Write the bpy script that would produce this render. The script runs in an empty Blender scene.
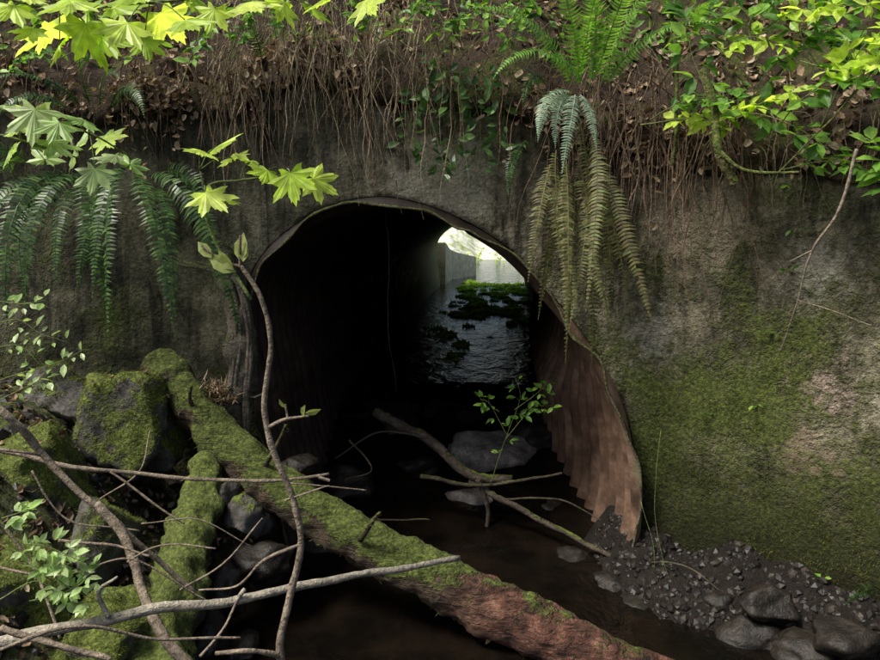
import bpy, math, random
import numpy as np
from mathutils import Vector, noise as mn
random.seed(7); rng=np.random.default_rng(7)
S=bpy.context.scene
S.view_settings.view_transform='Standard'
try: S.view_settings.look='None'
except Exception: pass
S.view_settings.exposure=0
# ---------------- camera ----------------
TH=math.atan(102/733)
cam=bpy.data.cameras.new("camera"); co=bpy.data.objects.new("camera",cam); S.collection.objects.link(co)
cam.lens=30; cam.sensor_width=36; cam.clip_end=2000; cam.clip_start=.05
co.rotation_euler=(math.pi/2-TH,0,0); S.camera=co
def P(px,py,y):
    """world position of an image pixel at an assumed depth, y metres up-stream of the viewpoint"""
    u=(px-440)/733; v=(330-py)/733
    dy=math.cos(TH)+v*math.sin(TH); dz=-math.sin(TH)+v*math.cos(TH)
    return Vector((u*y/dy,y,dz*y/dy))
# ---------------- light ----------------
EL=math.radians(58); AZ=math.radians(246)
w=bpy.data.worlds.new("World"); S.world=w; w.use_nodes=True
nt=w.node_tree; nt.nodes.clear()
sk=nt.nodes.new('ShaderNodeTexSky'); sk.sky_type='NISHITA'; sk.sun_disc=False
sk.sun_elevation=EL; sk.sun_rotation=AZ; sk.air_density=1.0; sk.dust_density=5; sk.ozone_density=.6
bg=nt.nodes.new('ShaderNodeBackground'); bg.inputs[1].default_value=0.15
ow=nt.nodes.new('ShaderNodeOutputWorld'); nt.links.new(sk.outputs[0],bg.inputs[0]); nt.links.new(bg.outputs[0],ow.inputs[0])
sl=bpy.data.lights.new("sun",'SUN'); sl.energy=5.0; sl.angle=math.radians(18); sl.color=(1,.97,.88)
so=bpy.data.objects.new("sun",sl); S.collection.objects.link(so)
sd=Vector((math.sin(AZ)*math.cos(EL),math.cos(AZ)*math.cos(EL),math.sin(EL)))
so.rotation_euler=sd.to_track_quat('Z','Y').to_euler(); so.location=(3,8,12)
# ---------------- material helper ----------------
class M:
    def __init__(s,name):
        s.m=bpy.data.materials.new(name); s.m.use_nodes=True; s.t=s.m.node_tree; s.t.nodes.clear()
        s.tc=s.t.nodes.new('ShaderNodeTexCoord').outputs['Object']
    def put(s,i,v):
        if isinstance(v,bpy.types.NodeSocket): s.t.links.new(v,i)
        elif isinstance(v,(tuple,list)) and i.type=='RGBA' and len(v)==3: i.default_value=(*v,1)
        else: i.default_value=v
    def noise(s,sc,det=4,ro=.6,vec=None,stretch=None,dist=0):
        v=vec or s.tc
        if stretch:
            mp=s.t.nodes.new('ShaderNodeMapping'); s.t.links.new(v,mp.inputs[0]); mp.inputs['Scale'].default_value=stretch; v=mp.outputs[0]
        n=s.t.nodes.new('ShaderNodeTexNoise'); s.t.links.new(v,n.inputs['Vector'])
        n.inputs['Scale'].default_value=sc; n.inputs['Detail'].default_value=det; n.inputs['Roughness'].default_value=ro; n.inputs['Distortion'].default_value=dist
        return n.outputs[0]
    def voro(s,sc,feat='F1'):
        n=s.t.nodes.new('ShaderNodeTexVoronoi'); n.feature=feat; s.t.links.new(s.tc,n.inputs['Vector']); n.inputs['Scale'].default_value=sc
        return n.outputs['Distance']
    def ramp(s,f,st):
        r=s.t.nodes.new('ShaderNodeValToRGB'); s.put(r.inputs[0],f); e=r.color_ramp.elements
        while len(e)<len(st): e.new(.5)
        for el,(p,c) in zip(e,st):
            el.position=p; el.color=(c,c,c,1) if isinstance(c,(int,float)) else (*c,1)
        return r.outputs[0]
    def mix(s,f,a,b,mode='MIX'):
        n=s.t.nodes.new('ShaderNodeMix'); n.data_type='RGBA'; n.blend_type=mode
        s.put(n.inputs[0],f); s.put(n.inputs[6],a); s.put(n.inputs[7],b); return n.outputs[2]
    def math(s,op,a,b=0.0,cl=False):
        n=s.t.nodes.new('ShaderNodeMath'); n.operation=op; n.use_clamp=cl; s.put(n.inputs[0],a); s.put(n.inputs[1],b); return n.outputs[0]
    def maprange(s,v,a,b,c=0.0,d=1.0):
        n=s.t.nodes.new('ShaderNodeMapRange'); n.interpolation_type='SMOOTHSTEP'; s.put(n.inputs[0],v)
        for i,x in zip((1,2,3,4),(a,b,c,d)): n.inputs[i].default_value=x
        return n.outputs[0]
    def xyz(s):
        n=s.t.nodes.new('ShaderNodeSeparateXYZ'); s.t.links.new(s.tc,n.inputs[0]); return n.outputs
    def nrmz(s):
        g=s.t.nodes.new('ShaderNodeNewGeometry'); n=s.t.nodes.new('ShaderNodeSeparateXYZ'); s.t.links.new(g.outputs['Normal'],n.inputs[0]); return n.outputs[2]
    def island(s):
        return s.t.nodes.new('ShaderNodeNewGeometry').outputs['Random Per Island']
    def distto(s,p):
        n=s.t.nodes.new('ShaderNodeVectorMath'); n.operation='DISTANCE'; s.t.links.new(s.tc,n.inputs[0]); n.inputs[1].default_value=p; return n.outputs['Value']
    def out(s,col,rough=.9,spec=.3,h=None,bs=.5,bd=.02,trans=0,metal=0,tcol=None,ior=None):
        b=s.t.nodes.new('ShaderNodeBsdfPrincipled'); s.put(b.inputs['Base Color'],col); s.put(b.inputs['Roughness'],rough)
        s.put(b.inputs['Specular IOR Level'],spec); b.inputs['Metallic'].default_value=metal
        if ior: b.inputs['IOR'].default_value=ior
        if h is not None:
            bp=s.t.nodes.new('ShaderNodeBump'); s.put(bp.inputs['Height'],h); bp.inputs['Strength'].default_value=bs; bp.inputs['Distance'].default_value=bd
            s.t.links.new(bp.outputs[0],b.inputs['Normal'])
        o=s.t.nodes.new('ShaderNodeOutputMaterial'); sh=b.outputs[0]
        if trans:
            tr=s.t.nodes.new('ShaderNodeBsdfTranslucent'); s.put(tr.inputs[0],tcol if tcol is not None else col)
            mx=s.t.nodes.new('ShaderNodeMixShader'); mx.inputs[0].default_value=trans
            s.t.links.new(sh,mx.inputs[1]); s.t.links.new(tr.outputs[0],mx.inputs[2]); sh=mx.outputs[0]
        s.t.links.new(sh,o.inputs[0]); return s.m
def leafmat(name,cols,trans=.45,rough=.45,tmul=1.5):
    k=M(name); st=[(i/(max(1,len(cols)-1)),c) for i,c in enumerate(cols)]
    c=k.ramp(k.island(),st); n=k.noise(28,1)
    c=k.mix(.6,c,k.mix(1,c,k.ramp(n,[(.3,.4),(.7,1.35)]),'MULTIPLY'))
    tc=k.mix(1,c,(tmul,tmul*1.0,tmul*.55),'MULTIPLY')
    return k.out(c,rough,.35,trans=trans,tcol=tc)
def mosscol(k): return k.ramp(k.noise(45,3,.7),[(.3,(.022,.030,.007)),(.5,(.07,.09,.017)),(.72,(.17,.20,.04))])
def wall_mat():
    k=M("mossy_concrete"); x,y,z=k.xyz()
    n1=k.noise(2.3,7,.7); c=k.ramp(n1,[(.3,(.055,.050,.033)),(.44,(.15,.135,.088)),(.58,(.28,.25,.17)),(.75,(.46,.42,.32))])
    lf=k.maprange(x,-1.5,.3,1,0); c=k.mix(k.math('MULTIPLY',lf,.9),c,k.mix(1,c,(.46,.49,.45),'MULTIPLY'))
    st=k.noise(1.5,5,.65,stretch=(5,5,.8),dist=.5); c=k.mix(1,c,k.ramp(st,[(.38,.22),(.50,.88),(.7,1.25)]),'MULTIPLY')
    bl=k.noise(1.3,5,.7); c=k.mix(1,c,k.ramp(bl,[(.38,.36),(.56,1.12)]),'MULTIPLY')
    fine=k.noise(38,4,.75); c=k.mix(1,c,k.ramp(fine,[(.3,.45),(.7,1.4)]),'MULTIPLY')
    sp=k.voro(60); c=k.mix(k.ramp(sp,[(.08,.8),(.16,0.)]),c,(.05,.045,.03))
    m=k.math('ADD',k.math('MULTIPLY',k.noise(1.6,6,.72),2.1),k.math('MULTIPLY',z,-.20))
    m=k.math('ADD',m,k.math('MULTIPLY',k.maprange(x,.2,1.8),.26)); m=k.math('ADD',m,k.math('MULTIPLY',k.noise(22,4,.7),.8))
    m=k.maprange(m,1.54,2.05); c=k.mix(k.math('MULTIPLY',m,.9),c,mosscol(k))
    for p,r,s_,cc in ((onwall(828,388,0),.03,.7,(.50,.38,.31)),(onwall(815,445,0),.03,.65,(.36,.26,.20)),(onwall(655,330,0),.08,.7,(.46,.43,.35)),(P(440,190,5),.3,.75,(.42,.39,.29)),(onwall(700,215,0),.25,.75,(.36,.31,.22)),(onwall(820,270,0),.08,.6,(.36,.34,.27))):
        d=k.math('ADD',k.distto(p),k.math('MULTIPLY',k.math('SUBTRACT',k.noise(6,6,.8),.5),1.1)); c=k.mix(k.maprange(d,r-.05,r+.16,s_,0),c,k.mix(1,cc,k.ramp(fine,[(.3,.5),(.7,1.3)]),'MULTIPLY'))
    damp=k.math('ADD',z,k.math('MULTIPLY',k.noise(2,3),.6)); c=k.mix(1,c,k.ramp(k.maprange(damp,-2.0,-.7),[(0,(.14,.11,.075)),(1,(1,1,1))]),'MULTIPLY')
    h=k.math('ADD',k.math('MULTIPLY',n1,1.1),k.math('MULTIPLY',fine,.5)); h=k.math('ADD',h,k.math('MULTIPLY',m,.5))
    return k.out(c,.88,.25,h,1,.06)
def rock_mat(name,moss=.5,wet=False,lum=1.0,base=1.0):
    k=M(name); n=k.noise(6,6,.7); c=k.ramp(n,[(.3,(.02,.018,.016)),(.5,(.06,.055,.05)),(.75,(.16,.15,.135))])
    f=k.noise(50,4,.7); c=k.mix(1,c,k.ramp(f,[(.3,.6),(.7,1.4)]),'MULTIPLY')
    h=k.math('ADD',n,k.math('MULTIPLY',f,.35))
    if wet: c=k.mix(1,c,(.25,.22,.19),'MULTIPLY')
    if base!=1: c=k.mix(1,c,(base,base,base),'MULTIPLY')
    if moss:
        m=k.math('ADD',k.math('MULTIPLY',k.nrmz(),.5),k.math('MULTIPLY',k.noise(5,5,.7),1.3)); m=k.maprange(m,1.1-moss*.6,1.3-moss*.6)
        c=k.mix(m,c,k.mix(1,mosscol(k),(lum,lum,lum*.8),'MULTIPLY')); h=k.math('ADD',h,k.math('MULTIPLY',k.noise(60,3),m))
    return k.out(c,.45 if wet else .85,.3,h,.9,.02)
def bark_mat(name,c1,c2,moss=0,end=None):
    k=M(name); n=k.noise(9,5,.7); c=k.ramp(n,[(.3,c1),(.7,c2)]); f=k.noise(60,4,.7); c=k.mix(1,c,k.ramp(f,[(.3,.5),(.7,1.4)]),'MULTIPLY')
    h=k.math('ADD',n,k.math('MULTIPLY',f,.5))
    if moss:
        x,y,z=k.xyz(); m=k.math('ADD',k.math('MULTIPLY',k.nrmz(),.45),k.math('MULTIPLY',k.noise(7,5,.7),1.2))
        if end is not None:
            e=k.maprange(k.math('ADD',x,k.math('MULTIPLY',k.noise(6,4),.5)),end,end+.55); m=k.math('SUBTRACT',m,k.math('MULTIPLY',e,.42))
            red=k.ramp(k.noise(9,6,.8),[(.32,(.025,.014,.009)),(.5,(.11,.048,.032)),(.62,(.22,.11,.075)),(.75,(.36,.24,.17))]); c=k.mix(e,c,red)
            cr=k.noise(14,5,.7,stretch=(.5,.5,2.5),dist=1.2); c=k.mix(1,c,k.ramp(cr,[(.38,.2),(.52,1.0)]),'MULTIPLY'); h=k.math('ADD',h,k.math('MULTIPLY',cr,1.5))
        m=k.maprange(m,1.05-moss*.7,1.25-moss*.7); c=k.mix(m,c,mosscol(k)); h=k.math('ADD',h,m)
    return k.out(c,.85,.3,h,1,.03)
def metal_mat():
    k=M("rusty_corrugated_steel"); n=k.noise(5,5,.7); c=k.ramp(n,[(.3,(.05,.03,.02)),(.5,(.15,.09,.06)),(.65,(.26,.165,.115)),(.8,(.28,.24,.18))])
    x,y,z=k.xyz(); g=k.math('MULTIPLY',k.maprange(y,4.5,5.0,1,0),k.noise(6,4,.7)); c=k.mix(k.maprange(g,.3,.5),c,(.14,.17,.08))
    lo=k.maprange(y,5.8,9.0,1.0,.10); c=k.mix(1,c,k.ramp(lo,[(0,0),(1,1)]),'MULTIPLY')  # tunnel darkness painted in: steel colour falls off with depth
    lx=k.maprange(x,-.6,1.0,.25,1); c=k.mix(1,c,k.ramp(lx,[(0,0),(1,1)]),'MULTIPLY')  # painted shade: steel colour darker towards the left side
    lz=k.maprange(z,-.9,-.2,1,.3); c=k.mix(1,c,k.ramp(lz,[(0,0),(1,1)]),'MULTIPLY')  # painted shade: steel colour darker towards the crown
    gr=k.maprange(y,13,20,0,1); c=k.mix(k.math('MULTIPLY',gr,.85),c,(.22,.31,.10))  # green light at the far exit, painted into the steel colour
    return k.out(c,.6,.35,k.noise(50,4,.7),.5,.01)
def water_mat():
    k=M("stream_water"); a=k.noise(5,3,.5,stretch=(1,.55,1),dist=.6); b=k.noise(22,3,.5)
    h=k.math('ADD',a,k.math('MULTIPLY',b,.22))
    c=k.ramp(k.noise(3,4),[(.4,(.003,.0025,.002)),(.7,(.009,.006,.004))])
    return k.out(c,.07,.45,h,.45,.07,ior=1.33)
def soil_mat(name="leafy_soil"):
    k=M(name); n=k.noise(7,6,.75); c=k.ramp(n,[(.3,(.014,.010,.006)),(.55,(.05,.035,.022)),(.75,(.13,.10,.065))])
    m=k.maprange(k.noise(2.5,5,.7),.50,.60); c=k.mix(k.math('MULTIPLY',m,.6),c,mosscol(k))
    return k.out(c,.95,.2,k.math('ADD',n,k.noise(50,4,.7)),1,.04)
def ground_mat():
    k=M("ground_gravel"); x,y,z=k.xyz(); n=k.noise(8,6,.75)
    c=k.ramp(n,[(.3,(.006,.0045,.003)),(.55,(.018,.013,.009)),(.75,(.045,.036,.027))])
    far=k.ramp(k.noise(1.5,6,.75),[(.32,(.16,.26,.05)),(.42,(.42,.48,.22)),(.52,(.8,.79,.68))]); c=k.mix(k.maprange(y,20,21.5),c,far)  # far ground colour paled to stand for blown-out daylight past the exit
    m=k.math('MULTIPLY',k.maprange(x,-1.9,-1.3,1,0),k.maprange(k.noise(3,5,.7),.4,.55)); m=k.math('MULTIPLY',m,k.maprange(y,19,21,1,0)); c=k.mix(m,c,mosscol(k))
    return k.out(c,.6,.35,k.math('ADD',n,k.noise(45,4,.7)),1,.05)
# ---------------- mesh helpers ----------------
class MB:
    def __init__(s): s.v=[]; s.f=[]
    def add(s,vs,fs):
        o=len(s.v); s.v+= [tuple(a) for a in vs]; s.f+=[tuple(i+o for i in f) for f in fs]
def mkobj(name,mb,mat,smooth=False,parent=None,v=None,f=None):
    me=bpy.data.meshes.new(name)
    if mb is not None: v,f=mb.v,mb.f
    me.from_pydata(v,[],f); me.update()
    if smooth: me.polygons.foreach_set('use_smooth',[True]*len(me.polygons))
    me.materials.append(mat); o=bpy.data.objects.new(name,me); S.collection.objects.link(o)
    if parent: o.parent=parent
    return o
def empty(name):
    o=bpy.data.objects.new(name,None); S.collection.objects.link(o); return o
def crom(pts,n):
    p=[Vector(a) for a in pts]; p=[p[0]*2-p[1]]+p+[p[-1]*2-p[-2]]; out=[]
    m=len(p)-3
    for i in range(n+1):
        t=i/n*m; k=min(int(t),m-1); t-=k; a,b,c,d=p[k:k+4]
        out.append(.5*((2*b)+(c-a)*t+(2*a-5*b+4*c-d)*t*t+(3*b-a-3*c+d)*t**3))
    return out
def tube(mb,pts,r0,r1=None,sides=8,n=None,bump=.0,bf=8,wob=0,rfun=None):
    r1=r0 if r1 is None else r1; n=n or max(6,len(pts)*5); q=crom(pts,n); vs=[];fs=[]
    sd_=random.random()*50
    if wob:
        q=[a+Vector(mn.noise_vector(a*5+Vector((sd_,0,0))))*wob for a in q]
    up=Vector((.3,.2,1))
    for i,a in enumerate(q):
        T=(q[min(i+1,n)]-q[max(i-1,0)]).normalized(); A=T.cross(up)
        if A.length<.05: A=T.cross(Vector((1,0,0)))
        A.normalize(); B=A.cross(T); t=i/n; r=r0+(r1-r0)*t
        if rfun: r*=rfun(t)
        for j in range(sides):
            an=2*math.pi*j/sides; d=A*math.cos(an)+B*math.sin(an); rr=r
            if bump: rr*=1+bump*mn.fractal((a+d*r)*bf+Vector((sd_,0,0)),1,2,5)
            vs.append(a+d*rr)
    for i in range(n):
        for j in range(sides):
            k=(j+1)%sides; fs.append((i*sides+j,i*sides+k,(i+1)*sides+k,(i+1)*sides+j))
    fs.append(tuple(range(sides-1,-1,-1))); fs.append(tuple(n*sides+j for j in range(sides)))
    mb.add(vs,fs)
def norm(a): return a/np.maximum(1e-9,np.linalg.norm(a,axis=-1,keepdims=True))
def frames(N,tilt=.3,fwd=None,fj=.0):
    N=norm(np.asarray(N,float)+tilt*rng.normal(size=(len(N),3)))
    F=rng.normal(size=N.shape) if fwd is None else np.asarray(fwd,float)+fj*rng.normal(size=N.shape)
    F=norm(F-(F*N).sum(1,keepdims=True)*N); X=np.cross(F,N); return np.stack([X,F,N],1)
def instance(name,tv,tf,pos,fr,sc,mat,parent=None,mb=None):
    tv=np.asarray(tv,float); n=len(pos); sc=np.asarray(sc).reshape(n,1,1)
    V=np.einsum('ki,nij->nkj',tv,fr)*sc+np.asarray(pos)[:,None,:]; K=len(tv)
    V=V.reshape(-1,3).tolist(); F=[]
    for i in range(n):
        o=i*K
        for f in tf: F.append(tuple(a+o for a in f))
    if mb is not None: mb.add(V,F); return
    return mkobj(name,None,mat,False,parent,V,F)
LEAF_V=[(0,0,0),(-.22,.28,.05),(0,.3,-.02),(.22,.28,.05),(-.24,.6,.03),(0,.62,-.04),(.24,.6,.03),(0,1,-.14)]
LEAF_F=[(0,2,1),(0,3,2),(1,2,5,4),(2,3,6,5),(4,5,7),(5,6,7)]
DEAD_V=[(0,0,0),(-.28,.3,.14),(0,.35,0),(.3,.25,.2),(-.2,.7,.25),(.05,.7,.06),(.28,.72,.16),(.05,1,.3)]
NEED_V=[(-.06,0,0),(.06,0,0),(.05,.55,.1),(-.05,.55,.1),(0,1,.3)]; NEED_F=[(0,1,2,3),(3,2,4)]
def maple():
    half=[(0,1.0),(5,.84),(8,.86),(12,.70),(16,.68),(22,.47)]
    half+= [(30,.62),(33,.72),(37,.76),(46,.95),(50,.80),(55,.78),(59,.66),(67,.44),(76,.54),(84,.62),(93,.78),(98,.62),(106,.52),(116,.36),(126,.40),(133,.50),(140,.34),(160,.2),(176,.05)]
    o=[(a,r) for a,r in half]+[(-a,r) for a,r in reversed(half[1:])]
    V=[(0,0.0,0)]
    for a,r in o:
        an=math.radians(a); c=math.cos(math.radians((abs(a)%46)*360/46)); z=-.30*r*r+.07*(c-.5)
        V.append((r*math.sin(an)*.92,r*math.cos(an),z))
    n=len(o); F=[(0,i+1,(i+1)%n+1) for i in range(n)]
    V=[(x,y+.05,z) for x,y,z in V]; return V,F
MAP_V,MAP_F=maple()
def pick(o,n,flt=None):
    me=o.data; nf=len(me.polygons); A=np.empty(nf); me.polygons.foreach_get('area',A)
    C=np.empty(nf*3); me.polygons.foreach_get('center',C); C=C.reshape(-1,3); Nn=np.empty(nf*3); me.polygons.foreach_get('normal',Nn); Nn=Nn.reshape(-1,3)
    w_=A.copy()
    if flt is not None: w_*=flt(C,Nn)
    w_/=w_.sum(); idx=rng.choice(nf,n,p=w_); pos=[]
    for i in idx:
        vs=me.polygons[int(i)].vertices; a=random.randrange(len(vs)); p0=me.vertices[vs[a]].co; p1=me.vertices[vs[(a+1)%len(vs)]].co; p2=me.vertices[vs[a-1]].co
        u=random.random(); v=random.random()
        if u+v>1 : u,v=1-u,1-v
        pos.append(p0+(p1-p0)*u+(p2-p0)*v)
    return np.array([tuple(p) for p in pos]),Nn[idx]
def frond(mb,base,d,L,droop,wid,n=34,stem=.004,curl=0,upv=None):
    d=Vector(d).normalized(); p=Vector(base); st=L/n; path=[p.copy()]; dirs=[d.copy()]
    sw=Vector((random.uniform(-1,1),random.uniform(-1,1),0))*.016
    for i in range(n):
        d=(d+Vector((0,0,-1))*droop/n*(1.0+.6*i/n)+sw).normalized(); p=p+d*st
        lim=wy(p.x)-.05
        if p.y>lim and p.z<wtop(p.x): p.y=lim
        path.append(p.copy()); dirs.append(d.copy())
    tube(mb,path[::4]+[path[-1]],stem,stem*.3,3,n=10)
    up0=Vector(upv) if upv else Vector((0,-.8,.5)); roll=random.uniform(-.8,.8)
    for i in range(2,n+1):
        t=i/n; T=dirs[i]; Sd=T.cross(up0)
        if Sd.length<.1: Sd=T.cross(Vector((1,0,.2)))
        Sd.normalize(); N=Sd.cross(T).normalized()
        Sd=(Sd*math.cos(roll)+N*math.sin(roll)).normalized(); N=Sd.cross(T).normalized()
        l=wid*min(1,(.35+t*2.6))*max(.04,(1-t**2.2))*random.uniform(.8,1.1)
        for sg in (-1,1):
            if random.random()<.05: continue
            D=(Sd*sg+T*random.uniform(.12,.42)-N*random.uniform(0,.4)).normalized(); W=T*(st*.42)
            b=path[i]; m=b+D*l*.5+N*l*.06; e=b+D*l-N*l*(.12+curl)+T*l*.08
            mb.add([b-W*.8,b+W*.9,m+W*.75,m-W*.65,e],[(0,1,2,3),(3,2,4)])
# ---------------- wall line ----------------
WP=[(-9,5.6,0),(-6,5.3,0),(-4,5.15,0),(-2,5.05,0),(-.6,5.0,0),(.6,4.98,0),(1.3,4.8,0),(2.0,4.3,0),(2.8,3.55,0),(3.6,2.75,0),(4.6,1.7,0),(5.6,.6,0)]
wc=crom(WP,220); WX=np.array([a.x for a in wc]); WY=np.array([a.y for a in wc])
def wy(x): return float(np.interp(x,WX,WY))
def onwall(px,py,off=.03):
    lo,hi=.5,9
    for _ in range(40):
        m=(lo+hi)/2; q=P(px,py,m)
        if m<wy(q.x): lo=m
        else: hi=m
    return P(px,py,lo-off)
def wtop(x): return float(np.interp(x,[-9,-3,-2.2,-1.5,-.6,.2,.8,1.3,1.9,2.6,5],[1.1,1.0,.82,1.0,1.06,.92,.84,.62,.46,.40,.5]))+.16*mn.noise(Vector((x*1.7,3,0)))+.05*mn.noise(Vector((x*7,1,0)))
DIR=P(500,228,1.0)
OUT=[(300,600),(278,520),(262,450),(250,380),(243,325),(247,285),(262,255),(288,230),(325,208),(375,196),(425,204),(470,223),(510,249),(545,286),(585,336),(615,385),(632,435),(640,490),(636,545),(612,600),(560,645),(460,665),(360,650)]
Q=[]
for a,b in OUT:
    p=onwall(a,b,0); k=p.y-5; Q.append(Vector((p.x-DIR.x*k,0,p.z-DIR.z*k)))
Qc=crom(Q+[Q[0]],96)[:-1]; QA=np.array([(q.x,q.z) for q in Qc]); CEN=QA.mean(0)
def inside(x,z):
    c=False; n=len(QA); j=n-1
    for i in range(n):
        if (QA[i,1]>z)!=(QA[j,1]>z) and x<(QA[j,0]-QA[i,0])*(z-QA[i,1])/(QA[j,1]-QA[i,1])+QA[i,0]: c=not c
        j=i
    return c
def nearest(x,z):
    best=None
    for i in range(len(QA)):
        a=QA[i-1]; b=QA[i]; ab=b-a; t=max(0,min(1,((np.array([x,z])-a)@ab)/(ab@ab))); q=a+ab*t; d=(q[0]-x)**2+(q[1]-z)**2
        if best is None or d<best[0]: best=(d,q)
    return best[1]
def build_wall(name,cols,zbot,topf,nr,mat,parent,flip=False,back=.35):
    vs=[];ins=[]
    for (x,y) in cols:
        tp=topf(x)
        for r in range(nr+1):
            z=zbot+(tp-zbot)*r/nr; k=y-5; qx,qz=x-DIR.x*k,z-DIR.z*k
            i_=(abs(qx)<1.8) and inside(qx,qz); ins.append(i_); vs.append([x,y,z])
    R=nr+1; fs=[];used=set()
    for c in range(len(cols)-1):
        for r in range(nr):
            f=(c*R+r,(c+1)*R+r,(c+1)*R+r+1,c*R+r+1)
            if all(ins[i] for i in f): continue
            fs.append(f); used.update(f)
    for i in used:
        x,y,z=vs[i]
        if ins[i]:
            for _ in range(2):
                k=vs[i][1]-5; q=nearest(vs[i][0]-DIR.x*k,vs[i][2]-DIR.z*k); nx=q[0]+DIR.x*k
                vs[i]=[nx,(wy(nx) if not flip else y),q[1]+DIR.z*k]
        else:
            n=mn.fractal(Vector((x*2.2,y,z*2.2)),1,2,6)*.04+mn.noise(Vector((x*.8,2,z*.8)))*.06
            tt=max(0,1-(topf(x)-z)/.3) if not flip else 0
            vs[i]=[x,y+(-n if not flip else n)+.14*tt*tt,z]
    o=mkobj(name,None,mat,True,parent,vs,fs)
    import bmesh
    bm=bmesh.new(); bm.from_mesh(o.data)
    loose=[v for v in bm.verts if not v.link_faces]; bmesh.ops.delete(bm,geom=loose,context='VERTS')
    be=[e for e in bm.edges if e.is_boundary]
    ex=bmesh.ops.extrude_edge_only(bm,edges=be); nv=[g for g in ex['geom'] if isinstance(g,bmesh.types.BMVert)]
    bmesh.ops.translate(bm,verts=nv,vec=(0,back if not flip else -back,0))
    bmesh.ops.recalc_face_normals(bm,faces=bm.faces[:])
    bm.to_mesh(o.data); bm.free(); o.data.polygons.foreach_set('use_smooth',[True]*len(o.data.polygons)); return o
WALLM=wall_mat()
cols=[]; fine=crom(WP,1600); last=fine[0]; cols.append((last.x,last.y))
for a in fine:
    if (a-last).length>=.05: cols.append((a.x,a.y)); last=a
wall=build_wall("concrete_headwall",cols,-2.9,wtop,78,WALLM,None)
fw=build_wall("far_concrete_headwall",[(-7+.12*i,20.0) for i in range(150)],-2.9,lambda x:1.75,38,WALLM,None,True)
def sstep(t): t=max(0,min(1,t)); return t*t*(3-2*t)
# ---------------- culvert ----------------
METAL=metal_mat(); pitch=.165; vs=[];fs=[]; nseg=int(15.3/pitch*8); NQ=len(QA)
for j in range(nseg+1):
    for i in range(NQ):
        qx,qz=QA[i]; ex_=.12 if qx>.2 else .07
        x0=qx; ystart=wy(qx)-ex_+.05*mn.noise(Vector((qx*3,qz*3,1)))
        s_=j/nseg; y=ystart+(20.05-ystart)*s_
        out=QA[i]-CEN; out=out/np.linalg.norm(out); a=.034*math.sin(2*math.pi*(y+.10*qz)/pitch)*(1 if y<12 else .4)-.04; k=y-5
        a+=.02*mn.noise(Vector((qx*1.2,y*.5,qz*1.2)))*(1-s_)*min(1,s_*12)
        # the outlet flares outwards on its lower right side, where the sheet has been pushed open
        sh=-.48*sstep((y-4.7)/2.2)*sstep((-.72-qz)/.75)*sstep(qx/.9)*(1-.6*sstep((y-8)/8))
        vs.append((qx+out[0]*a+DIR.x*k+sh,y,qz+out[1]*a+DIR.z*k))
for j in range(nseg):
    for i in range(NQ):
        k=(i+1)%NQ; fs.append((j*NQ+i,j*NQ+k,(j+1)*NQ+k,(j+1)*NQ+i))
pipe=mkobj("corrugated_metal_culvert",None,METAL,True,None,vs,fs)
rim=MB(); tube(rim,[vs[i%NQ] for i in range(0,NQ+1)],.009,.009,6,n=NQ*2,bump=.6,bf=12)
mkobj("rim",rim,bark_mat("rusted_rim",(.05,.04,.025),(.17,.15,.09),moss=.6),True,pipe)
# ---------------- ground ----------------
def gh(x,y):
    cx=DIR.x*y if y>5 else 0.1
    n=mn.fractal(Vector((x*1.3,y*1.3,0)),1,2,5)
    if y<5.3:
        h=-2.46+.05*n
        left=sstep((-1.02-x+.12*n)/1.7)*1.35; h+=left
        if x>0:
            dd=(wy(x)-y) if x<1.3 else (wy(x)-y)*.72
            h+= (.38+.16*n)*sstep(1-dd/.72)*sstep((x-.9)/.4)+.04*mn.fractal(Vector((x*5,y*5,0)),1,2,3)
        h+=sstep((abs(x)-2.6)/4)*1.2*(1 if x<0 else .2)
        h+=sstep((-3-y)/8)*.5
    elif y<19.8:
        h=-2.46+.72*sstep((y-5.2)/2.3)+.05*n+.02
    else:
        d=abs(x-cx-.4*sstep((y-22)/6)); h=-1.74+.04*n+sstep((d-1.25)/1.6)*(.75+.3*n)+sstep((d-3)/8)*.8
        h+=sstep((y-33)/12)*1.1
    return h
def axis(a,b,st,lo,hi):
    v=list(np.arange(a,b+1e-6,st)); q=st; x=a; L=[]
    while x>lo: q*=1.35; x-=q; L.append(x)
    q=st; x=b; H=[]
    while x<hi: q*=1.35; x+=q; H.append(x)
    return L[::-1]+v+H
gx=axis(-3.6,3.6,.06,-700,700); gy=axis(2.0,6.2,.06,-500,6.3)
gy=[v for v in gy if v<6.25]+list(np.arange(6.3,34,.22))+[34+1.35**i for i in range(1,22)]
vs=[(x,y,gh(x,y)) for y in gy for x in gx]; nx=len(gx)
fs=[(j*nx+i,j*nx+i+1,(j+1)*nx+i+1,(j+1)*nx+i) for j in range(len(gy)-1) for i in range(nx-1)]
GM=ground_mat(); ground=mkobj("ground",None,GM,True,None,vs,fs)
def wz(y): return float(np.interp(y,[0,5.2,6.0,6.8,7.6,12,20,40],[-2.32,-2.32,-2.14,-1.86,-1.66,-1.6,-1.57,-1.55]))
wxs=list(np.arange(-3.5,4.6,.07)); wys=list(np.arange(-6,2,.5))+list(np.arange(2,12,.07))+list(np.arange(12,46,.2))
vs=[]
for y in wys:
    for x in wxs:
        r=1.0 if 5.2<y<7.8 else .12
        vs.append((x+max(0,y-5)*DIR.x,y,wz(y)+.035*r*mn.fractal(Vector((x*3,y*2.2,4)),1,2,3)))
nx=len(wxs); fs=[(j*nx+i,j*nx+i+1,(j+1)*nx+i+1,(j+1)*nx+i) for j in range(len(wys)-1) for i in range(nx-1)]
mkobj("stream_water",None,water_mat(),True,None,vs,fs)
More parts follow.
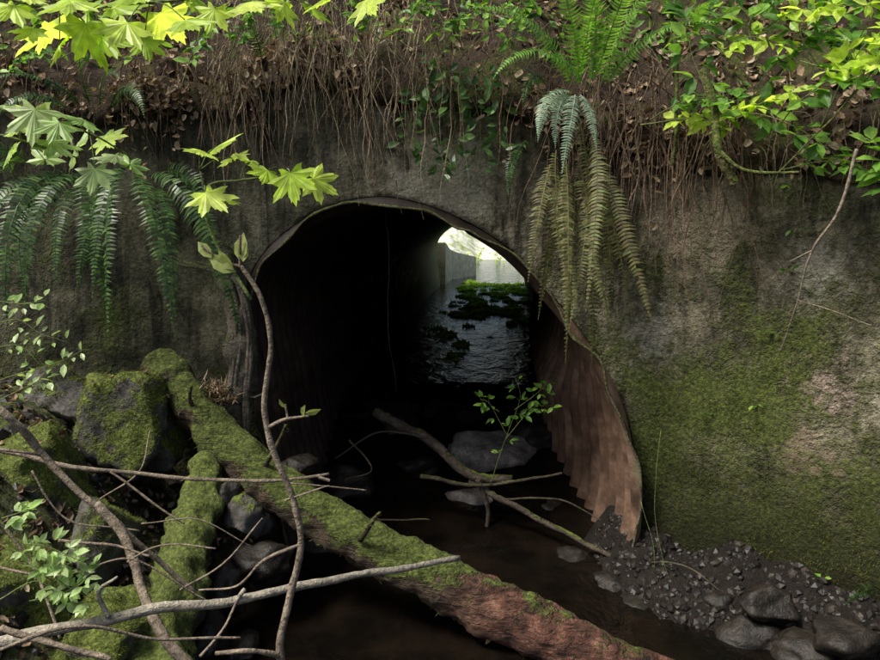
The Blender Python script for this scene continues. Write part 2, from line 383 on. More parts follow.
# ---------------- embankment ----------------
EP=[(-70,14,0),(-30,9,0),(-14,6.5,0)]+WP+[(9,-2.4,0),(20,-9,0),(60,-30,0)]
ec=crom(EP,2600); pts=[ec[0]]
for a in ec:
    lim=.09 if abs(a.x)<5.6 and a.y<6 else 1.5
    if (a-pts[-1]).length>=lim: pts.append(a)
ts=[-.10,-.07,-.03,.02]+list(np.arange(.1,3.2,.1))+[3.6,4.2,5,6.5,8.5,10.5,12,13,14,14.8]
prof=lambda t: float(np.interp(t,[-.1,-.03,.15,.5,1.2,2.2,3.5,5,11,14.8],[-.16,0.02,.16,.5,1.1,1.85,2.6,2.9,2.9,1.15]))
vs=[]; rows=len(ts)+1
for i,a in enumerate(pts):
    T=(pts[min(i+1,len(pts)-1)]-pts[max(i-1,0)]).normalized(); N=Vector((-T.y,T.x,0)); out=a.x<-9 or a.x>5.6
    tp=wtop(a.x)
    b=a+N*(-.9 if out else .02); vs.append((b.x,b.y,-2.6 if out else tp-.2))
    ov=.5*mn.noise(Vector((a.x*1.1,7,5)))+.25*mn.noise(Vector((a.x*4,7,5)))
    for t in ts:
        p=a+N*t; n=mn.fractal(Vector((p.x*1.4,p.y*1.4,2)),1,2,5)
        z=tp+prof(t)+n*.38*min(1,max(0,t+.1)*2)
        if t<.1: p=a+N*(t+.06+.16*ov); z+=-.12*max(0,ov)
        vs.append((p.x,p.y,z))
fs=[(i*rows+r,(i+1)*rows+r,(i+1)*rows+r+1,i*rows+r+1) for i in range(len(pts)-1) for r in range(rows-1)]
emb=mkobj("earth_embankment",None,soil_mat(),True,None,vs,fs)
def nz(C,f=4.0,t=0.0,lo=.05): return np.array([1.0 if mn.fractal(Vector(c)*f,1,2,3)>t else lo for c in C])
# ---------------- leaf litter ----------------
DEADM=leafmat("dead_leaf",[(.04,.024,.014),(.12,.07,.042),(.26,.17,.10),(.42,.33,.22),(.13,.09,.06)],.2,.8,1.1)
front=lambda C,N:((np.abs(C[:,0]+0)<5.2)&(C[:,1]<8.4)&(C[:,1]>1.5)).astype(float)*np.where(C[:,2]<2.2,1.,.35)*nz(C,1.6,-.05,.15)
pos,nn=pick(emb,9000,front); nn=np.where(nn[:,2:3]<0,-nn,nn)
instance("leaf_litter",DEAD_V,LEAF_F,pos+nn*.02,frames(nn,.6),rng.uniform(.025,.09,len(pos)),DEADM)
pp=[];N_=[]
while len(pp)<1300:
    x=random.uniform(-3.3,4.2)
    if mn.noise(Vector((x*1.9,9,0)))+ .4*mn.noise(Vector((x*6,9,0)))<random.uniform(-.1,.25): continue
    y=wy(x)-random.uniform(.0,.12); z=wtop(x)-abs(random.gauss(0,.18))+.06
    pp.append((x,y,z)); N_.append((0,-1,.5))
instance("overhanging_leaf_litter",DEAD_V,LEAF_F,np.array(pp),frames(N_,.6,np.tile([0,-.1,-1],(len(pp),1)),.6),rng.uniform(.025,.08,len(pp)),DEADM)
pos,nn=pick(ground,1500,lambda C,N:((C[:,0]<-1.3)&(C[:,0]>-3.4)&(C[:,1]>2.4)&(C[:,1]<5.2)).astype(float))
instance("bank_leaf_litter",DEAD_V,LEAF_F,pos+nn*.01,frames(nn,.4),rng.uniform(.03,.07,len(pos)),DEADM)
# ---------------- roots ----------------
ROOT=bark_mat("root",(.07,.045,.026),(.22,.15,.10)); STRAW=bark_mat("dead_straw",(.16,.12,.07),(.46,.36,.23))
def rootmass(name,x0,x1,n,l0,l1,mat,r=.003,zj=.3):
    mb=MB()
    for _ in range(n):
        x=random.uniform(x0,x1)
        if random.random()<.6: x=round(x*3)/3+random.gauss(0,.06)
        p=Vector((x,wy(x)-random.uniform(-.1,.12),wtop(x)+random.uniform(-.05,zj))); pts=[p]; d=Vector((random.uniform(-.9,.9),-.5,-.2))
        L=random.uniform(l0,l1); k=7
        for i in range(k):
            d=(d*.8+Vector((random.uniform(-.4,.4),random.uniform(-.1,.12),-.5))).normalized(); q=pts[-1]+d*L/k
            q.y=min(q.y,wy(q.x)-.03); pts.append(q)
        tube(mb,pts,r*random.uniform(.5,1.9),r*.3,3,n=10)
    return mkobj(name,mb,mat)
rootmass("hanging_roots",-1.5,.1,210,.3,.9,STRAW,.003,.6)
rootmass("hanging_roots",-1.5,.3,80,.4,1.0,ROOT,.004,.5)
rootmass("hanging_roots",.75,1.75,170,.4,1.3,ROOT,.004,.5)
rootmass("hanging_roots",-3.2,-1.2,110,.3,.9,ROOT,.003,.5)
rootmass("hanging_roots",1.7,4.0,110,.2,.55,STRAW,.0028,.5)
rootmass("hanging_roots",.1,1.0,70,.2,.5,ROOT,.003,.6)
# ---------------- ferns ----------------
FERN=leafmat("sword_fern_green",[(.025,.06,.018),(.055,.12,.03),(.12,.21,.055)],.35,.4)
FERNB=leafmat("sword_fern_bright",[(.15,.34,.05),(.25,.46,.08)],.5,.45)
FERNP=leafmat("sword_fern_pale",[(.26,.38,.24),(.40,.50,.36)],.3,.5)
FERND=leafmat("sword_fern_dead",[(.08,.085,.03),(.18,.18,.06),(.12,.09,.045),(.17,.22,.07)],.35,.6)
def clump(name,lst,mat):
    mb=MB()
    for b,d,L,dr,wd in lst: frond(mb,b,d,L*random.uniform(.9,1.08),dr,wd,n=int(22+L*24))
    return mkobj(name,mb,mat)
lst=[]
for px,py,dx,L in ((75,178,-.5,1.2),(90,178,-.2,1.3),(105,180,.05,1.3),(120,178,.25,1.35),(135,178,.5,1.4),(150,176,.8,1.45),(60,178,-.8,1.2),(155,190,.6,1.1),(85,190,-.05,1.0),(45,188,-1,1.05),(165,170,1.1,1.15),(20,250,-.2,.95),(100,200,.35,.9),(60,200,-.4,.9),(125,170,.15,1.2)):
    b=onwall(px,py,.10); lst.append((b,(dx,-.95,.25),L,3.0,.105))
clump("hanging_sword_fern",lst,FERN)
lst=[(onwall(px,py,.15),(dx,-.5,.6),L,dr,.09) for px,py,dx,L,dr in ((80,105,-.3,.55,1.2),(90,105,0,.6,.8),(100,105,.25,.6,1.2),(110,108,.5,.6,1.8),(70,110,-.6,.6,1.8),(262,60,0,.35,.5),(30,165,-.2,.5,2),(15,180,.2,.6,2.2))]
clump("sword_fern",lst,FERN)
lst=[(onwall(px,py,.3),(dx,-.55,1),L,dr,.10) for px,py,dx,L,dr in ((572,85,-.5,.85,1.0),(580,85,-.2,.95,.6),(590,85,.1,1.0,.5),(600,85,.35,.95,.8),(605,85,.5,.8,1.0),(585,85,-.9,.75,1.6),(580,80,0,.85,.3),(595,80,.2,.9,.6))]
clump("sword_fern",lst,FERNB)
lst=[(onwall(px,py,.22),d,L,dr,wd) for px,py,d,L,dr,wd in ((572,92,(-1,-.5,.25),.5,1.8,.07),(570,95,(-.9,-.6,.0),.42,1.8,.065),(575,95,(-.1,-.6,-.2),.58,2.2,.075),(580,95,(.25,-.6,-.3),.42,2,.065),(572,98,(-.6,-.7,.1),.5,2.5,.07))]
clump("pale_fern",lst,FERNP)
lst=[(onwall(px,py,.15),(dx,-.6,-.5),L,1.8,.085) for px,py,dx,L in ((556,150,-.15,1.05),(566,160,-.05,1.2),(578,160,.02,1.25),(592,150,.06,1.2),(580,120,-.05,1.1),(592,130,.03,1.25),(564,175,-.25,1.0),(595,165,.08,1.0),(575,180,-.1,1.15),(585,190,.0,1.05),(560,180,-.12,.95),(600,160,.04,1.15),(550,165,-.2,.9),(570,190,.05,1.0),(588,175,-.02,1.2))]
clump("withered_fern",lst,FERND)
lst=[(onwall(545,85,.2),(-.3,-.5,.5),.4,2.5,.07),(onwall(530,140,.1),(-.6,-.4,-.3),.45,1.5,.06),(onwall(875,590,.1),(-.5,-.4,.3),.25,1,.05)]
clump("young_fern",lst,FERN)
# ---------------- leafy shrubs ----------------
YG=leafmat("backlit_maple_leaf",[(.32,.48,.03),(.50,.66,.08),(.66,.78,.16)],.5,.4,1.6)
LG=leafmat("pale_maple_leaf",[(.28,.44,.12),(.52,.64,.32)],.45,.35,1.3)
MG=leafmat("shrub_leaf",[(.05,.13,.02),(.13,.28,.04),(.30,.50,.08)],.45,.4,1.5)
DG=leafmat("ivy_leaf",[(.03,.07,.02),(.07,.15,.035),(.14,.25,.06)],.3,.35)
TWIG=bark_mat("twig_bark",(.10,.075,.055),(.36,.29,.21)); GST=bark_mat("green_stem",(.10,.14,.04),(.20,.24,.08)) 
PALE=bark_mat("weathered_branch_bark",(.14,.12,.095),(.46,.41,.32)); DARKB=bark_mat("wet_branch_bark",(.03,.022,.016),(.13,.10,.075),moss=.25)
def sprig(name,stems,lm,size,per=10,tv=LEAF_V,tf=LEAF_F,sm=GST,tilt=.45,face=(0,-.45,.8),r=.004,spread=.06,trip=False):
    par=empty(name); mb=MB(); pos=[];nrm=[];fw_=[]
    for st in stems:
        st=[Vector(a) for a in st]; tube(mb,st,r,r*.4,5,wob=.01); q=crom(st,40)
        for i in range(per):
            k=int(40*(.25+.75*(i+random.random()*.6)/per)); k=min(k,40); T=(q[min(k+1,40)]-q[max(0,k-1)]).normalized()
            sd_=T.cross(Vector((0,-.5,1))).normalized()*(1 if i%2 else -1); d=(sd_+T*.5+Vector((0,0,random.uniform(-.3,.3)))).normalized()
            b=q[k]+d*random.uniform(.2,1)*spread; 
            if spread>.03: tube(mb,[q[k],(q[k]+b)/2+Vector((0,0,.006)),b],r*.35,r*.25,3,n=4)
            dd=[d]
            if trip: dd=[d,(d+T*1.0).normalized(),(d-T*1.0).normalized()]
            for e in dd: pos.append(tuple(b)); nrm.append(face); fw_.append(tuple(e))
    n=len(pos); mkobj("stems",mb,sm,True,par)
    instance("leaves",tv,tf,np.array(pos),frames(nrm,tilt,np.array(fw_),.25),rng.uniform(size*.6,size*1.3,n),lm,par); return par
def maples(name,stems,leaves,lm,d,size):
    par=empty(name); mb=MB()
    for st in stems: tube(mb,[P(a,b,c) for a,b,c in st],.006,.0025,6,wob=.01)
    pos=[];fw_=[];nr=[]
    for a,b,s_ in leaves:
        p=P(a,b,d+random.uniform(-.2,.25)); 
        st=min((P(x,y,z) for s in stems for x,y,z in s),key=lambda q:(q-p).length)
        tube(mb,[st,(st+p)/2+Vector((0,0,.015)),p],.0022,.0016,4,n=6)
        pos.append(tuple(p)); f=(p-st); f.normalize(); fw_.append(tuple(f+Vector((random.uniform(-.6,.6),random.uniform(-.4,0),-.35)))); nr.append((random.uniform(-.35,.35),-.5,.75))
    mkobj("twigs",mb,GST,True,par)
    instance("leaves",MAP_V,MAP_F,np.array(pos),frames(nr,.28,np.array(fw_),.15),np.array([l[2]*random.uniform(.75,1.15) for l in leaves])*size,lm,par)
maples("maple_branch",[[(-60,-20,2.2),(60,8,2.2),(150,2,2.25),(230,-8,2.3),(380,-30,2.3)]],
 [(15,5,1),(50,22,1.2),(85,22,1.1),(112,8,1),(128,22,1.2),(160,12,1.1),(185,20,.9),(215,8,.9),(250,2,.9),(285,2,.9),(330,-5,1),(365,0,.8),(100,38,.9),(30,-5,1),(140,-5,1),(70,0,1.1),(190,-5,1),(310,5,.7),(60,45,.8),(35,28,.8),(145,38,.8)],YG,2.2,.118)
maples("maple_branch",[[(-60,95,2.4),(30,118,2.4),(90,135,2.4),(130,158,2.45)],[(-60,120,2.4),(20,140,2.4),(80,160,2.45)]],
 [(5,105,1),(35,108,1.1),(60,122,1),(85,120,1),(105,135,.9),(20,128,1.1),(50,140,1),(75,150,1),(118,155,.9),(95,168,.8),(10,150,.9),(45,160,.8),(130,165,.7)],LG,2.4,.11)
maples("maple_twig",[[(250,300,2.2),(215,240,2.22),(205,190,2.2),(240,180,2.2),(285,176,2.2)],[(205,190,2.2),(200,170,2.2)]],
 [(215,148,1.0),(232,158,.9),(268,170,.9),(290,172,1.1),(312,178,1.0),(205,192,1.0),(222,198,.8),(200,150,.7),(250,162,.7)],YG,2.2,.102)
def W(l,off=.08): return [onwall(a,b,off) for a,b in l]
sprig("ivy",[W(l,.14) for l in ([(410,60),(430,90),(425,130),(430,175)],[(450,50),(470,90),(480,130),(478,175)],[(400,40),(440,70),(500,75)],[(430,60),(415,100),(405,150)],[(470,60),(500,100),(495,150)],[(440,50),(450,90),(455,120)],[(455,120),(450,150),(440,170)])],DG,.08,19,r=.003,face=(0,-1,.35))
sprig("shrub",[W(l,.25) for l in ([(395,60),(400,30),(420,5),(430,-20)],[(440,60),(455,25),(480,5)],[(380,40),(360,15),(370,-15)],[(520,60),(510,30),(525,-5)],[(420,50),(440,20),(410,-10)])],MG,.07,12,trip=True)
st=[]
for l in ([(720,140),(705,90),(690,40),(700,-10)],[(740,130),(760,80),(800,50),(850,45)],[(770,140),(800,100),(850,80),(900,90)],[(760,60),(750,20),(790,-10)],[(700,150),(740,115),(790,125),(830,150)],
          [(820,130),(850,60),(870,10),(860,-30)],[(650,120),(690,100),(740,100)],[(780,170),(830,160),(880,175)],[(730,60),(700,30),(720,0)],[(820,70),(800,30),(830,0)],[(880,120),(860,60),(840,30)],[(850,130),(880,150),(900,190)]):
    st.append(W(l,random.uniform(.15,.5)))
sprig("salmonberry_bush",st,MG,.105,11,trip=True,spread=.1,tilt=.4)
sprig("salmonberry_bush",[W(l,.4) for l in ([(700,80),(740,40),(790,45)],[(760,30),(800,10),(880,5)],[(690,130),(740,110),(800,90)],[(840,90),(860,50),(890,30)],[(640,125),(690,118),(730,128)],[(800,60),(840,70),(885,60)])],YG,.095,10,trip=True,spread=.08,tilt=.4)
sprig("bank_shrub",[W(l,.3) for l in ([(180,90),(200,40),(230,10)],[(150,80),(140,40),(170,10)],[(300,40),(280,15),(300,-20)],[(20,60),(30,30),(10,0)],[(0,90),(20,60),(60,50)],[(650,60),(655,20),(660,-20)],[(540,40),(520,10),(530,-20)],[(60,60),(90,40),(100,10)],[(230,60),(240,30),(260,0)])],MG,.08,13,trip=True)
pos,nn=pick(emb,3600,lambda C,N:((np.abs(C[:,0])<5)&(C[:,1]<9)&(C[:,1]>1.5)&(C[:,2]>1.1)).astype(float)*nz(C,1.3,.05,.15)); nn=np.where(nn[:,2:3]<0,-nn,nn)
instance("hillside_undergrowth",LEAF_V,LEAF_F,pos+nn*rng.uniform(.03,.28,(len(pos),1)),frames(nn,.6),rng.uniform(.035,.10,len(pos)),MG)
sprig("huckleberry_sprig",[[P(a,b,2.6) for a,b in l] for l in ([(-20,330),(15,320),(40,335),(70,345)],[(-20,390),(20,375),(60,362),(85,350)],[(-20,300),(20,305),(45,300)],[(0,400),(30,385),(50,380)],[(-10,350),(20,345),(40,365)])],LG,.04,12,spread=.03,r=.0025)
sprig("bramble_sprig",[[P(a,b,2.2) for a,b in l] for l in ([(-20,500),(20,540),(60,580),(100,605)],[(10,560),(40,545),(80,560)],[(0,600),(40,580),(70,600),(105,598)],[(20,590),(50,560),(85,575)],[(0,520),(30,510)],[(30,600),(70,590),(95,570)])],LG,.04,9,spread=.03,r=.0025,trip=True,tilt=.35)
sprig("leafy_seedling",[[P(a,b,5.35) for a,b in l] for l in ([(490,484),(503,445),(520,400),(515,378)],[(505,440),(530,410),(552,405)],[(507,435),(490,405),(480,400)],[(515,410),(535,395),(550,380)])],MG,.062,8,spread=.05,r=.003,trip=True,tilt=.35)
sprig("wall_seedling",[[onwall(a,b,.02),onwall(a+3,b-6,.05)] for a,b in ((820,582),(778,190),(792,235),(785,275),(760,337),(705,420),(752,410))],MG,.045,3,spread=.02,r=.002)
sprig("trailing_weed",[W([(640,500),(655,560),(640,610),(625,650)],.3),W([(640,640),(610,645),(590,640)],.5),W([(660,430),(655,520),(675,600),(690,655)],.35)],MG,.015,4,spread=.01,r=.0022)
# ---------------- branches ----------------
def br(name,paths,mat,sides=8,wob=.012,bump=.25):
    mb=MB()
    for l,r0,r1 in paths: tube(mb,[P(*a) for a in l],r0,r1,sides,n=max(20,len(l)*11),bump=bump,bf=18,wob=wob)
    return mkobj(name,mb,mat,True)
br("fallen_branch",[([(-80,664,2.1),(40,634,2.15),(140,611,2.25),(230,600,2.35),(300,585,2.45),(380,572,2.6),(460,556,2.75)],.021,.011),([(110,616,2.2),(100,590,2.2),(118,575,2.2)],.008,.004),([(235,600,2.35),(245,588,2.35)],.009,.007)],PALE,10)
br("leaning_branch",[([(-30,385,2.6),(10,420,2.6),(45,455,2.65),(95,505,2.65),(150,552,2.7),(197,592,2.75)],.016,.010),([(95,505,2.65),(125,540,2.6),(143,590,2.5),(160,630,2.4),(190,665,2.3)],.017,.02),([(45,455,2.65),(20,452,2.6),(-20,446,2.6)],.006,.005)],TWIG)
br("horizontal_branch",[([(-30,442,2.8),(60,464,2.8),(150,476,2.85),(250,482,2.85),(328,474,2.9)],.011,.006),([(285,481,2.85),(325,486,2.85),(368,492,2.85)],.004,.002),([(318,476,2.85),(330,480,2.85)],.007,.006)],TWIG)
br("upright_sapling",[([(300,700,2.15),(281,655,2.15),(289,600,2.18),(301,548,2.2),(292,500,2.2),(276,455,2.2),(264,405,2.2),(272,345,2.2),(262,300,2.2),(240,266,2.2)],.013,.007),
   ([(270,428,2.2),(285,420,2.2),(308,415,2.2)],.007,.004),([(289,420,2.2),(286,405,2.2)],.004,.003),([(240,266,2.2),(222,262,2.2),(200,246,2.2)],.005,.004),([(240,266,2.2),(241,235,2.2)],.005,.004),
   ([(300,545,2.2),(262,560,2.2),(236,585,2.2),(200,590,2.2)],.006,.003),([(281,655,2.15),(250,650,2.1),(215,655,2.1)],.009,.007),([(285,500,2.2),(330,485,2.2)],.004,.002)],TWIG,8,.008)
BUD=leafmat("leaf_bud",[(.25,.32,.08),(.40,.44,.16)],.3,.5)
instance("unfolding_leaf_buds",LEAF_V,LEAF_F,np.array([tuple(P(*a)) for a in ((236,272,2.2),(234,270,2.19),(241,262,2.2),(243,262,2.19),(303,417,2.2),(286,408,2.2),(305,413,2.2),(212,258,2.2))]),
  frames([(0,-1,.2)]*8,.4,np.array([(-1,0,.6),(-.9,0,.8),(0,0,1),(.15,0,1),(.5,0,.6),(-.2,0,1),(.8,0,.1),(-.8,0,.9)],float)),np.array([.10,.08,.09,.07,.05,.04,.05,.07]),BUD)
br("brush_twigs",[([(60,540,2.5),(110,543,2.5),(150,556,2.5)],.006,.004),([(110,470,2.6),(150,500,2.6),(185,525,2.6)],.005,.003),([(130,560,2.4),(160,546,2.4),(215,548,2.4)],.004,.003),([(-20,500,2.4),(30,560,2.4),(60,640,2.3)],.006,.005),
   ([(0,628,2.0),(50,640,2.0),(110,660,2.0)],.010,.009),([(140,525,2.6),(200,520,2.6),(250,545,2.6)],.003,.002),([(180,590,2.6),(230,560,2.6),(262,520,2.6)],.005,.003),([(-20,655,1.9),(80,625,2.0),(160,640,2.1),(240,640,2.2)],.006,.004),
   ([(100,500,2.9),(140,470,3.0),(150,430,3.1)],.004,.003),([(30,470,2.9),(70,520,2.9),(140,530,2.9)],.005,.003),([(200,655,2.2),(225,625,2.3),(240,600,2.35)],.006,.004),([(-20,565,2.3),(60,575,2.3),(130,560,2.35),(210,600,2.4)],.0045,.003)],TWIG,6)
br("stream_debris_branch",[([(375,412,5.9),(400,425,5.8),(432,442,5.7),(468,474,5.5),(512,480,5.4)],.045,.035),([(420,476,5.5),(470,485,5.4),(512,482,5.35),(562,473,5.3)],.018,.008),
   ([(470,480,5.5),(500,498,5.35),(545,522,5.2),(600,550,4.9),(650,578,4.6),(686,606,4.3)],.026,.014),([(478,480,5.4),(488,505,5.4),(486,532,5.4)],.022,.015),([(432,440,5.7),(380,432,5.6),(335,458,5.5)],.010,.005),
   ([(350,440,5.4),(372,470,5.3),(345,480,5.3)],.008,.004),([(300,470,5.3),(350,515,5.2),(430,520,5.2)],.010,.006),([(500,498,5.35),(560,500,5.2),(600,520,5.1)],.008,.005),([(620,560,4.7),(680,565,4.3),(720,590,4.1)],.006,.004)],DARKB)
br("bare_wall_twig",[([(858,150,3.5),(835,215,3.55),(812,250,3.6),(798,300,3.65),(778,352,3.75)],.009,.003),([(812,250,3.6),(790,262,3.6)],.004,.002),([(798,300,3.65),(850,318,3.5),(872,325,3.4)],.003,.002)],TWIG)
br("mossy_branch",[([(735,185,4.0),(718,150,4.0),(715,110,4.05),(704,70,4.1)],.026,.02),([(718,150,4.0),(745,170,3.9),(800,172,3.7)],.012,.006),([(672,10,4.5),(676,60,4.4),(676,130,4.3),(672,165,4.3)],.012,.01),([(740,120,4.2),(790,60,4.2),(840,20,4.2)],.008,.004),([(880,60,3.7),(840,110,3.7),(770,180,3.8)],.007,.003)],bark_mat("mossy_bark",(.09,.07,.03),(.25,.23,.08),moss=.9))
br("hanging_vine",[([(386,215,5.4),(390,260,5.4),(388,320,5.45),(396,392,5.5)],.004,.002),([(396,180,4.95),(398,200,4.9),(402,214,4.9)],.004,.002)],DARKB,4)
# ---------------- logs ----------------
LOGM=bark_mat("mossy_log_bark",(.04,.03,.02),(.15,.10,.065),moss=.72,end=.05)
mb=MB(); tube(mb,[P(*a) for a in ((158,358,4.82),(185,395,4.7),(225,442,4.5),(300,503,4.3),(370,545,4.15),(440,582,4.0),(520,622,3.85),(620,672,3.68),(720,722,3.55))],.125,.165,48,n=260,bump=.24,bf=6,wob=.02)
for a in (((262,470,4.3),(280,440,4.25),(286,425,4.2)),((360,540,4.0),(372,522,3.95),(380,512,3.95)),((200,420,4.6),(190,400,4.5),(192,385,4.45))): tube(mb,[P(*q) for q in a],.02,.007,8,n=8,bump=.2)
log=mkobj("mossy_log",mb,LOGM,True)
mb=MB(); tube(mb,[P(*a) for a in ((215,455,4.5),(203,500,4.2),(188,560,3.75),(165,640,3.3),(150,720,2.9))],.10,.17,36,n=110,bump=.4,bf=7,wob=.04)
log2=mkobj("mossy_log",mb,bark_mat("mossy_old_log",(.03,.022,.015),(.11,.085,.06),moss=.8),True)
mb=MB()
tube(mb,[P(*a) for a in ((232,470,4.85),(236,420,4.85),(241,370,4.85),(243,325,4.87),(230,285,4.9),(222,250,4.95))],.115,.075,20,n=50,bump=.35,bf=7,wob=.03)
for k in range(6):
    o=random.uniform(-12,14); tube(mb,[P(234+o,475+k*4,4.75),P(238+o*.8,400,4.76),P(243+o*.6,330,4.78),P(230+o*.5,280,4.83),P(215-k*8,262,4.9)],.018,.01,7,wob=.015)
mkobj("tree_root_trunk",mb,bark_mat("grey_root_bark",(.05,.042,.033),(.17,.145,.105),moss=.45),True)
# ---------------- rocks ----------------
import bmesh
def rock(name,c,r,mat,seed,sub=5,cut=9,amp=.22):
    bm=bmesh.new(); bmesh.ops.create_icosphere(bm,subdivisions=sub,radius=1); rs=random.Random(seed)
    pl=[(Vector((rs.gauss(0,1),rs.gauss(0,1),rs.gauss(0,1))).normalized(),rs.uniform(.55,.85)) for _ in range(cut)]
    for v in bm.verts:
        p=v.co.copy()
        for n,d in pl:
            k=p.dot(n)-d
            if k>0: p-=n*k*.9
        p*=1+amp*mn.fractal(p*1.5+Vector((seed*3.1,0,0)),1,2,6)
        v.co=Vector((p.x*r[0],p.y*r[1],p.z*r[2]))+Vector(c)
    me=bpy.data.meshes.new(name); bm.to_mesh(me); bm.free(); me.polygons.foreach_set('use_smooth',[True]*len(me.polygons)); me.materials.append(mat)
    o=bpy.data.objects.new(name,me); S.collection.objects.link(o); return o
RM=rock_mat("mossy_boulder",.85); RW=rock_mat("wet_rock",.0,True); RD=rock_mat("dark_rock",.25); RS=rock_mat("grey_slab_rock",.0,False,1,2.4)
RG=rock_mat("algae_stone",1.6,False,4.0)
boul=[rock("mossy_boulder",P(128,425,4.55),(.32,.32,.40),RM,3),rock("mossy_boulder",P(35,490,4.0),(.33,.35,.48),RM,5),rock("mossy_boulder",P(10,600,3.3),(.32,.3,.36),RM,8),
 rock("mossy_boulder",P(100,545,3.7),(.2,.3,.26),RD,11),rock("mossy_boulder",P(60,400,4.7),(.3,.2,.22),RD,12),rock("mossy_boulder",P(110,640,3.2),(.26,.3,.22),RM,13)]
for i,(a,b,y,r) in enumerate([(250,515,4.3,(.17,.2,.16)),(228,500,4.35,(.12,.15,.18)),(262,558,4.15,(.18,.2,.15)),(225,590,3.95,(.15,.2,.16)),(205,640,3.6,(.13,.2,.12)),(240,645,3.75,(.1,.15,.06)),(298,470,4.8,(.14,.2,.14)),(160,400,4.95,(.1,.15,.25))]):
    rock("wet_rock",P(a,b,y),r,RD if i in(0,7) else RW,20+i,4)
for i,(a,b,y,r) in enumerate([(488,455,6.45,(.46,.3,.24)),(465,503,5.85,(.36,.25,.13)),(545,505,5.8,(.22,.2,.09)),(400,425,6.9,(.25,.3,.18)),(350,480,6.0,(.25,.3,.14)),(545,440,6.7,(.3,.3,.2)),(320,540,5.2,(.22,.2,.1)),(575,560,5.0,(.16,.2,.08)),(420,465,6.2,(.2,.2,.1)),(610,585,4.6,(.14,.15,.08)),(650,610,4.35,(.22,.2,.11)),(700,640,4.05,(.2,.2,.10)),(580,610,4.4,(.1,.1,.05)),(670,585,4.5,(.25,.2,.13)),(745,635,3.95,(.24,.2,.12)),(640,645,4.15,(.2,.18,.08)),(700,600,4.35,(.2,.15,.14)),(600,630,4.35,(.13,.12,.06)),(800,655,3.75,(.22,.2,.12)),(770,605,3.95,(.17,.14,.11)),(725,605,4.15,(.14,.12,.10)),(840,640,3.65,(.2,.15,.12))]):
    rock("stream_rock",P(a,b,y),r,RS if i<2 else RW,40+i,4)
mb=MB()
for i in range(110):
    y=random.uniform(9.0,21) if i<45 else random.uniform(13,20.5); x=DIR.x*y+random.uniform(-1.05,1.1)
    tmp=bmesh.new(); bmesh.ops.create_icosphere(tmp,subdivisions=3,radius=1); s=random.uniform(.06,.18); vv=[]
    for v in tmp.verts:
        p=v.co*(1+.6*mn.fractal(v.co*1.8+Vector((i*4.1,0,0)),1,2,4)); vv.append((x+p.x*s*1.2,y+p.y*s*1.3,wz(y)-.02+p.z*s*.45))
    mb.add(vv,[[v.index for v in f.verts] for f in tmp.faces]); tmp.free()
cs=mkobj("culvert_stream_stones",mb,RG,True)
pos,nn=pick(cs,9000,lambda C,N:(N[:,2]>.1)*(C[:,2]>-1.62)*np.clip((C[:,1]-8)/6,.1,1)); 
instance("stream_algae_fronds",LEAF_V,LEAF_F,pos,frames(np.cross(nn,rng.normal(size=nn.shape)),.3,nn+np.array([0,0,.3]),.7),rng.uniform(.025,.065,len(pos)),leafmat("algae_frond",[(.28,.48,.06),(.50,.72,.14)],.7,.5,1.8))  # translucent fronds added so light from the far end glows on dark stones
def gravel(name,n,flt,s0,s1,mat):
    tmp=bmesh.new(); bmesh.ops.create_icosphere(tmp,subdivisions=1,radius=1); tv=[tuple(v.co*(1+.3*mn.noise(v.co*2))) for v in tmp.verts]; tv=[(a,b,c*.6) for a,b,c in tv]; tf=[[v.index for v in f.verts] for f in tmp.faces]; tmp.free()
    pos,nn=pick(ground,n,flt); return instance(name,tv,tf,pos-nn*.004,frames(nn,.4),rng.uniform(s0,s1,n)*rng.uniform(.3,1,n),mat)
kk=M("pebble"); GR=kk.out(kk.mix(1,kk.ramp(kk.island(),[(0,(.006,.0045,.0035)),(.8,(.016,.0125,.0095)),(1,(.04,.032,.025))]),kk.ramp(kk.noise(60,2),[(.3,.6),(.7,1.3)]),'MULTIPLY'),.5,.3)
gravel("gravel_bar",4200,lambda C,N:((C[:,0]>.5)&(C[:,0]<3.4)&(C[:,1]>3)&(C[:,1]<5.2)&(C[:,2]>-2.42))*nz(C,3,-.05,.4),.012,.045,GR)
gravel("bank_gravel",1500,lambda C,N:((C[:,0]>-3.3)&(C[:,0]<-.9)&(C[:,1]>2.5)&(C[:,1]<5.2)).astype(float),.02,.07,GR)
kk=M("pale_pebble"); GP=kk.out(kk.ramp(kk.island(),[(0,(.3,.28,.24)),(1,(.75,.72,.65))]),.7,.3)  # pebble colour kept very pale, painting in the glare beyond the exit
gravel("far_gravel_bar",2500,lambda C,N:((C[:,1]>20)&(C[:,1]<32)&(abs(C[:,0]-2)<6)&(C[:,2]>-1.6)).astype(float),.03,.12,GP)
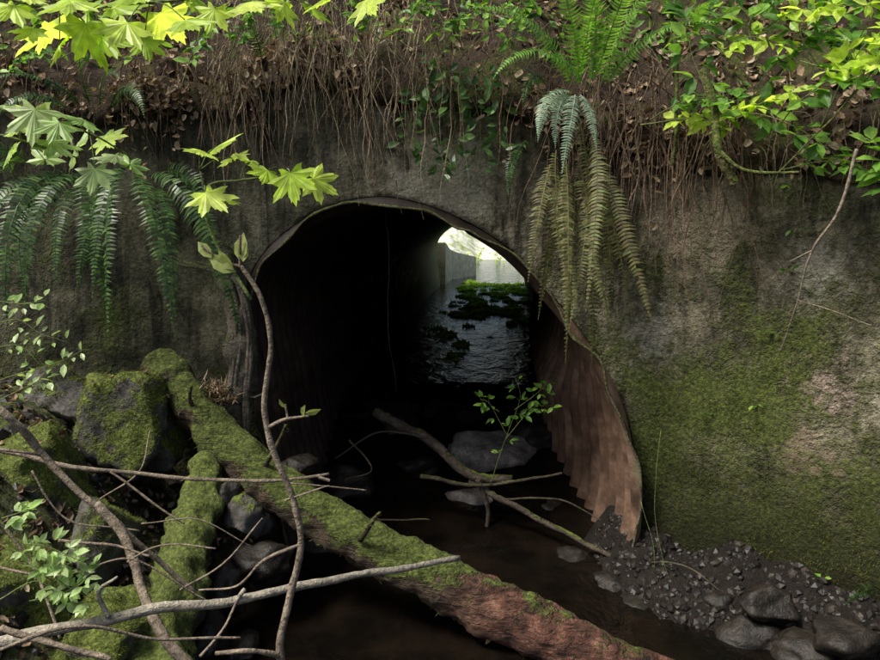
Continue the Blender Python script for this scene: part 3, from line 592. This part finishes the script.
# ---------------- moss tufts ----------------
MOSS=leafmat("moss_tuft",[(.035,.045,.010),(.09,.11,.02),(.17,.20,.04),(.27,.28,.08)],.3,.9,1.2)
def moss(name,o,n,flt,s0=.008,s1=.022):
    pos,nn=pick(o,n,flt); return instance(name,NEED_V,NEED_F,pos,frames(np.cross(nn,rng.normal(size=nn.shape)),.2,nn+np.array([0,0,-.1]),.45),rng.uniform(s0,s1,n),MOSS)
moss("log_moss",log,26000,lambda C,N:(N[:,2]>-.1)*nz(C,5,-.02)*np.where(C[:,0]>.15,.12,1),.01,.03)
moss("log_moss",log2,9000,lambda C,N:(N[:,2]>-.2)*nz(C,5,-.05),.01,.026)
for b in boul: moss("boulder_moss",b,4500,lambda C,N:(N[:,2]>.0)*nz(C,5,-.05),.008,.022)
for o in (log,log2)+tuple(boul[:3]):
    pos,nn=pick(o,28,lambda C,N:(N[:,2]>.4).astype(float)); instance("fallen_leaves",DEAD_V,LEAF_F,pos+nn*.012,frames(nn,.4),rng.uniform(.02,.055,len(pos)),DEADM)
wf=lambda C,N:((C[:,0]>1.2)&(C[:,1]>2.4)&(C[:,2]>-2.1)&(C[:,2]<.2)&(np.abs(N[:,2])<.7))*nz(C,2.0,.12)*nz(C,9,0)*np.clip(.4-C[:,2],.1,2)
pos,nn=pick(wall,18000,wf); nn=np.where((nn[:,1:2]>0),-nn,nn)
instance("wall_moss",NEED_V,NEED_F,pos,frames(np.cross(nn,rng.normal(size=nn.shape)),.2,nn+np.array([0,0,-.5]),.4),rng.uniform(.006,.02,len(pos)),MOSS)
pos,nn=pick(ground,7000,lambda C,N:((C[:,0]<-1.25)&(C[:,0]>-3.4)&(C[:,1]>2.4)&(C[:,1]<5.2))*nz(C,3,0))
instance("bank_moss",NEED_V,NEED_F,pos,frames(np.cross(nn,rng.normal(size=nn.shape)),.2,nn,.5),rng.uniform(.01,.03,len(pos)),MOSS)
pp=np.array([tuple(P(205,395,4.75)+Vector((random.gauss(0,.09),random.gauss(0,.08),random.gauss(0,.03)))) for _ in range(700)])
instance("dead_needle_pile",NEED_V,NEED_F,pp,frames([(0,0,1)]*700,.5),rng.uniform(.05,.12,700),DEADM)
# ---------------- beyond the culvert ----------------
kk=M("pale_concrete"); PC=kk.out(kk.ramp(kk.noise(4,6,.75),[(.3,(.2,.26,.10)),(.5,(.55,.55,.42)),(.7,(.75,.73,.62))]),.8,.3)
mb=MB(); a=[(.15,20.45),(.35,22.4),(1.2,24.4),(.9,24.6),(.1,22.5),(-.15,20.45)]; z=[-.4,-.7,-.95,-.95,-.7,-.4]
mb.add([(x,y,-1.9) for x,y in a]+[(x,y,zz) for (x,y),zz in zip(a,z)],[(i,(i+1)%6,(i+1)%6+6,i+6) for i in range(6)]+[(6,7,8,9,10,11)])
mkobj("far_wing_wall",mb,PC)
st=[]
for i in range(34):
    x=random.choice([random.uniform(-4,.6),random.uniform(3.2,9),random.uniform(-1,5)]); y=random.uniform(23,28) if not(.6<x<3.2) else random.uniform(30,36); z0=min(gh(x,y),-1.1)
    st.append([(x,y,z0),(x+random.uniform(-.4,.4),y,z0+.3),(x+random.uniform(-.8,.8),y-.3,z0+random.uniform(.4,.9))])
sprig("far_bank_shrubs",st,YG,.12,14,trip=True,spread=.2,r=.012)
